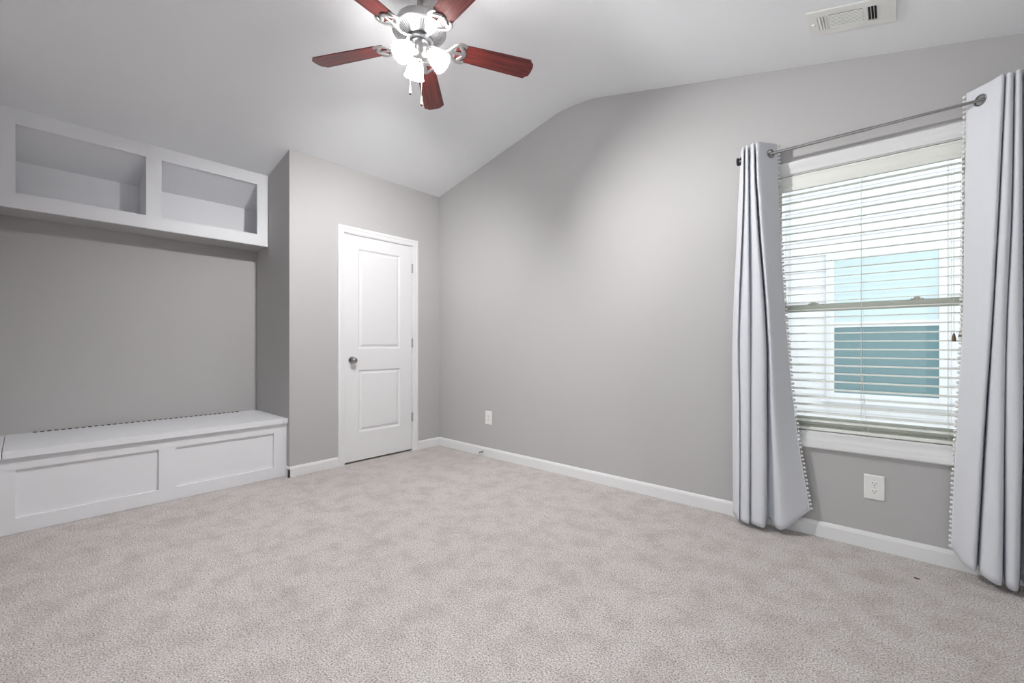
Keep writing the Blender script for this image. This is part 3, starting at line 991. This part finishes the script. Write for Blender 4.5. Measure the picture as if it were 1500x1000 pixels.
# three bell shades on short arms, each with a lit bulb
for az in (234, 356, 116):
    a = R(az) + YAW
    h = Vector((math.cos(a), math.sin(a), 0))
    d = (h * 0.72 + Vector((0, 0, -0.69))).normalized()
    piv = h * 0.040 + Vector((0, 0, 2.654 - ZO))
    zax = d
    xax = Vector((-math.sin(a), math.cos(a), 0))
    yax = zax.cross(xax)
    mt = Matrix(((xax.x, yax.x, zax.x, piv.x), (xax.y, yax.y, zax.y, piv.y), (xax.z, yax.z, zax.z, piv.z), (0, 0, 0, 1)))
    bm = bmesh.new()
    lathe(bm, [(0.010, -0.012), (0.012, 0.004), (0.024, 0.010), (0.026, 0.016), (0.026, 0.034), (0.022, 0.036)], 24, mt)
    fit = obj('lamp_holder', bm, M_nickel, fan, smooth=True)
    bm = bmesh.new()
    outer = [(0.0235, 0.026), (0.029, 0.036), (0.036, 0.048), (0.042, 0.064), (0.046, 0.082), (0.0495, 0.100), (0.0535, 0.114), (0.0555, 0.119)]
    inner = [(r - 0.0028, z) for r, z in reversed(outer)]
    inner[0] = (0.0540, 0.1195)
    lathe(bm, outer + inner, 36, mt, cap=False)
    obj('lamp_shade', bm, M_frost, fan, smooth=True)
    bm = bmesh.new()
    lathe(bm, [(0.010, 0.034), (0.012, 0.040), (0.020, 0.050), (0.0240, 0.060), (0.0240, 0.068), (0.020, 0.077), (0.011, 0.084), (0.002, 0.086)], 20, mt)
    obj('bulb', bm, M_bulb, fit, smooth=True)

# two pull chains with fobs
def rf(Rr, Ff):   # camera-right / camera-forward offsets to world
    return Vector((Rr * cy_ - Ff * sy_, Rr * sy_ + Ff * cy_, 0))
for Rr, Ff, zb in ((-0.057, 0.030, 2.430), (0.004, 0.036, 2.372)):
    p = rf(Rr, Ff)
    bm = bmesh.new()
    hx = p.normalized() * 0.042
    tube(bm, [(hx.x, hx.y, 2.632 - ZO), (p.x * .9, p.y * .9, 2.622 - ZO), (p.x, p.y, 2.60 - ZO), (p.x, p.y, zb + .05 - ZO)], 0.0011, 6)
    pc = obj('pull_chain', bm, M_nickel, fan)
    bm = bmesh.new()
    lathe(bm, [(0.0025, zb + .052 - ZO), (0.004, zb + .046 - ZO), (0.0052, zb + .03 - ZO), (0.0075, zb + .012 - ZO), (0.0075, zb + .005 - ZO)], 16, Matrix.Translation((p.x, p.y, 0)))
    obj('fob', bm, M_fob, pc, smooth=True)
    bm = bmesh.new(); lathe(bm, [(0.0070, zb + .005 - ZO), (0.006, zb - ZO)], 16, Matrix.Translation((p.x, p.y, 0)))
    obj('fob_end', bm, M_tassel, pc, smooth=True)

# ------------------------------------------------------------------ outside: pale ground and the neighbouring house
bm = bmesh.new(); box(bm, -14, 14, YB + 0.14, 16, -0.62, -0.55)
tag(obj('ground', bm, M_ground), kind='structure')
house = empty('house', (0, 6.0, -0.55))
tag(house, 'white lap-sided neighbouring house seen through the window blind', 'house')
ho = Vector(house.location)
def hobj(name, bm, mats, parent=None, **kw):
    for v in bm.verts: v.co -= ho
    return obj(name, bm, mats, parent or house, **kw)
HX0, HX1 = -6.0, 5.0
bm = bmesh.new()
z = -0.55
EXP = 0.175
while z < 3.3:
    zt = z + EXP
    prism(bm, [(6.018, z), (6.030, zt + .01), (6.20, zt + .01), (6.20, z)], 'x', HX0, HX1)
    z = zt
hobj('siding', bm, M_siding)
bm = bmesh.new(); box(bm, HX0 - .3, HX1 + .3, 5.65, 9.0, 3.30, 3.42)
hobj('eave', bm, M_siding)
bm = bmesh.new(); prism(bm, [(5.60, 3.42), (9.0, 5.0), (9.0, 3.42)], 'x', HX0 - .3, HX1 + .3)
hobj('roof', bm, M_roof)
bm = bmesh.new(); rect_frame(bm, -0.610, 0.372, 0.46, 2.085, 5.990, 6.03, 0.075)
box(bm, -0.66, 0.42, 5.965, 6.03, 0.43, 0.462)
wf = hobj('window_trim', bm, M_siding, bevel=0.002)
bm = bmesh.new(); box(bm, -0.535, 0.297, 6.000, 6.016, 1.315, 2.01)
hobj('upper_pane', bm, M_teal, wf)
bm = bmesh.new(); box(bm, -0.535, 0.297, 5.998, 6.016, 0.535, 1.255)
hobj('lower_screen', bm, M_screen, wf)
bm = bmesh.new(); box(bm, -0.535, 0.297, 5.990, 6.016, 1.255, 1.315)
hobj('meeting_rail', bm, M_siding, wf)
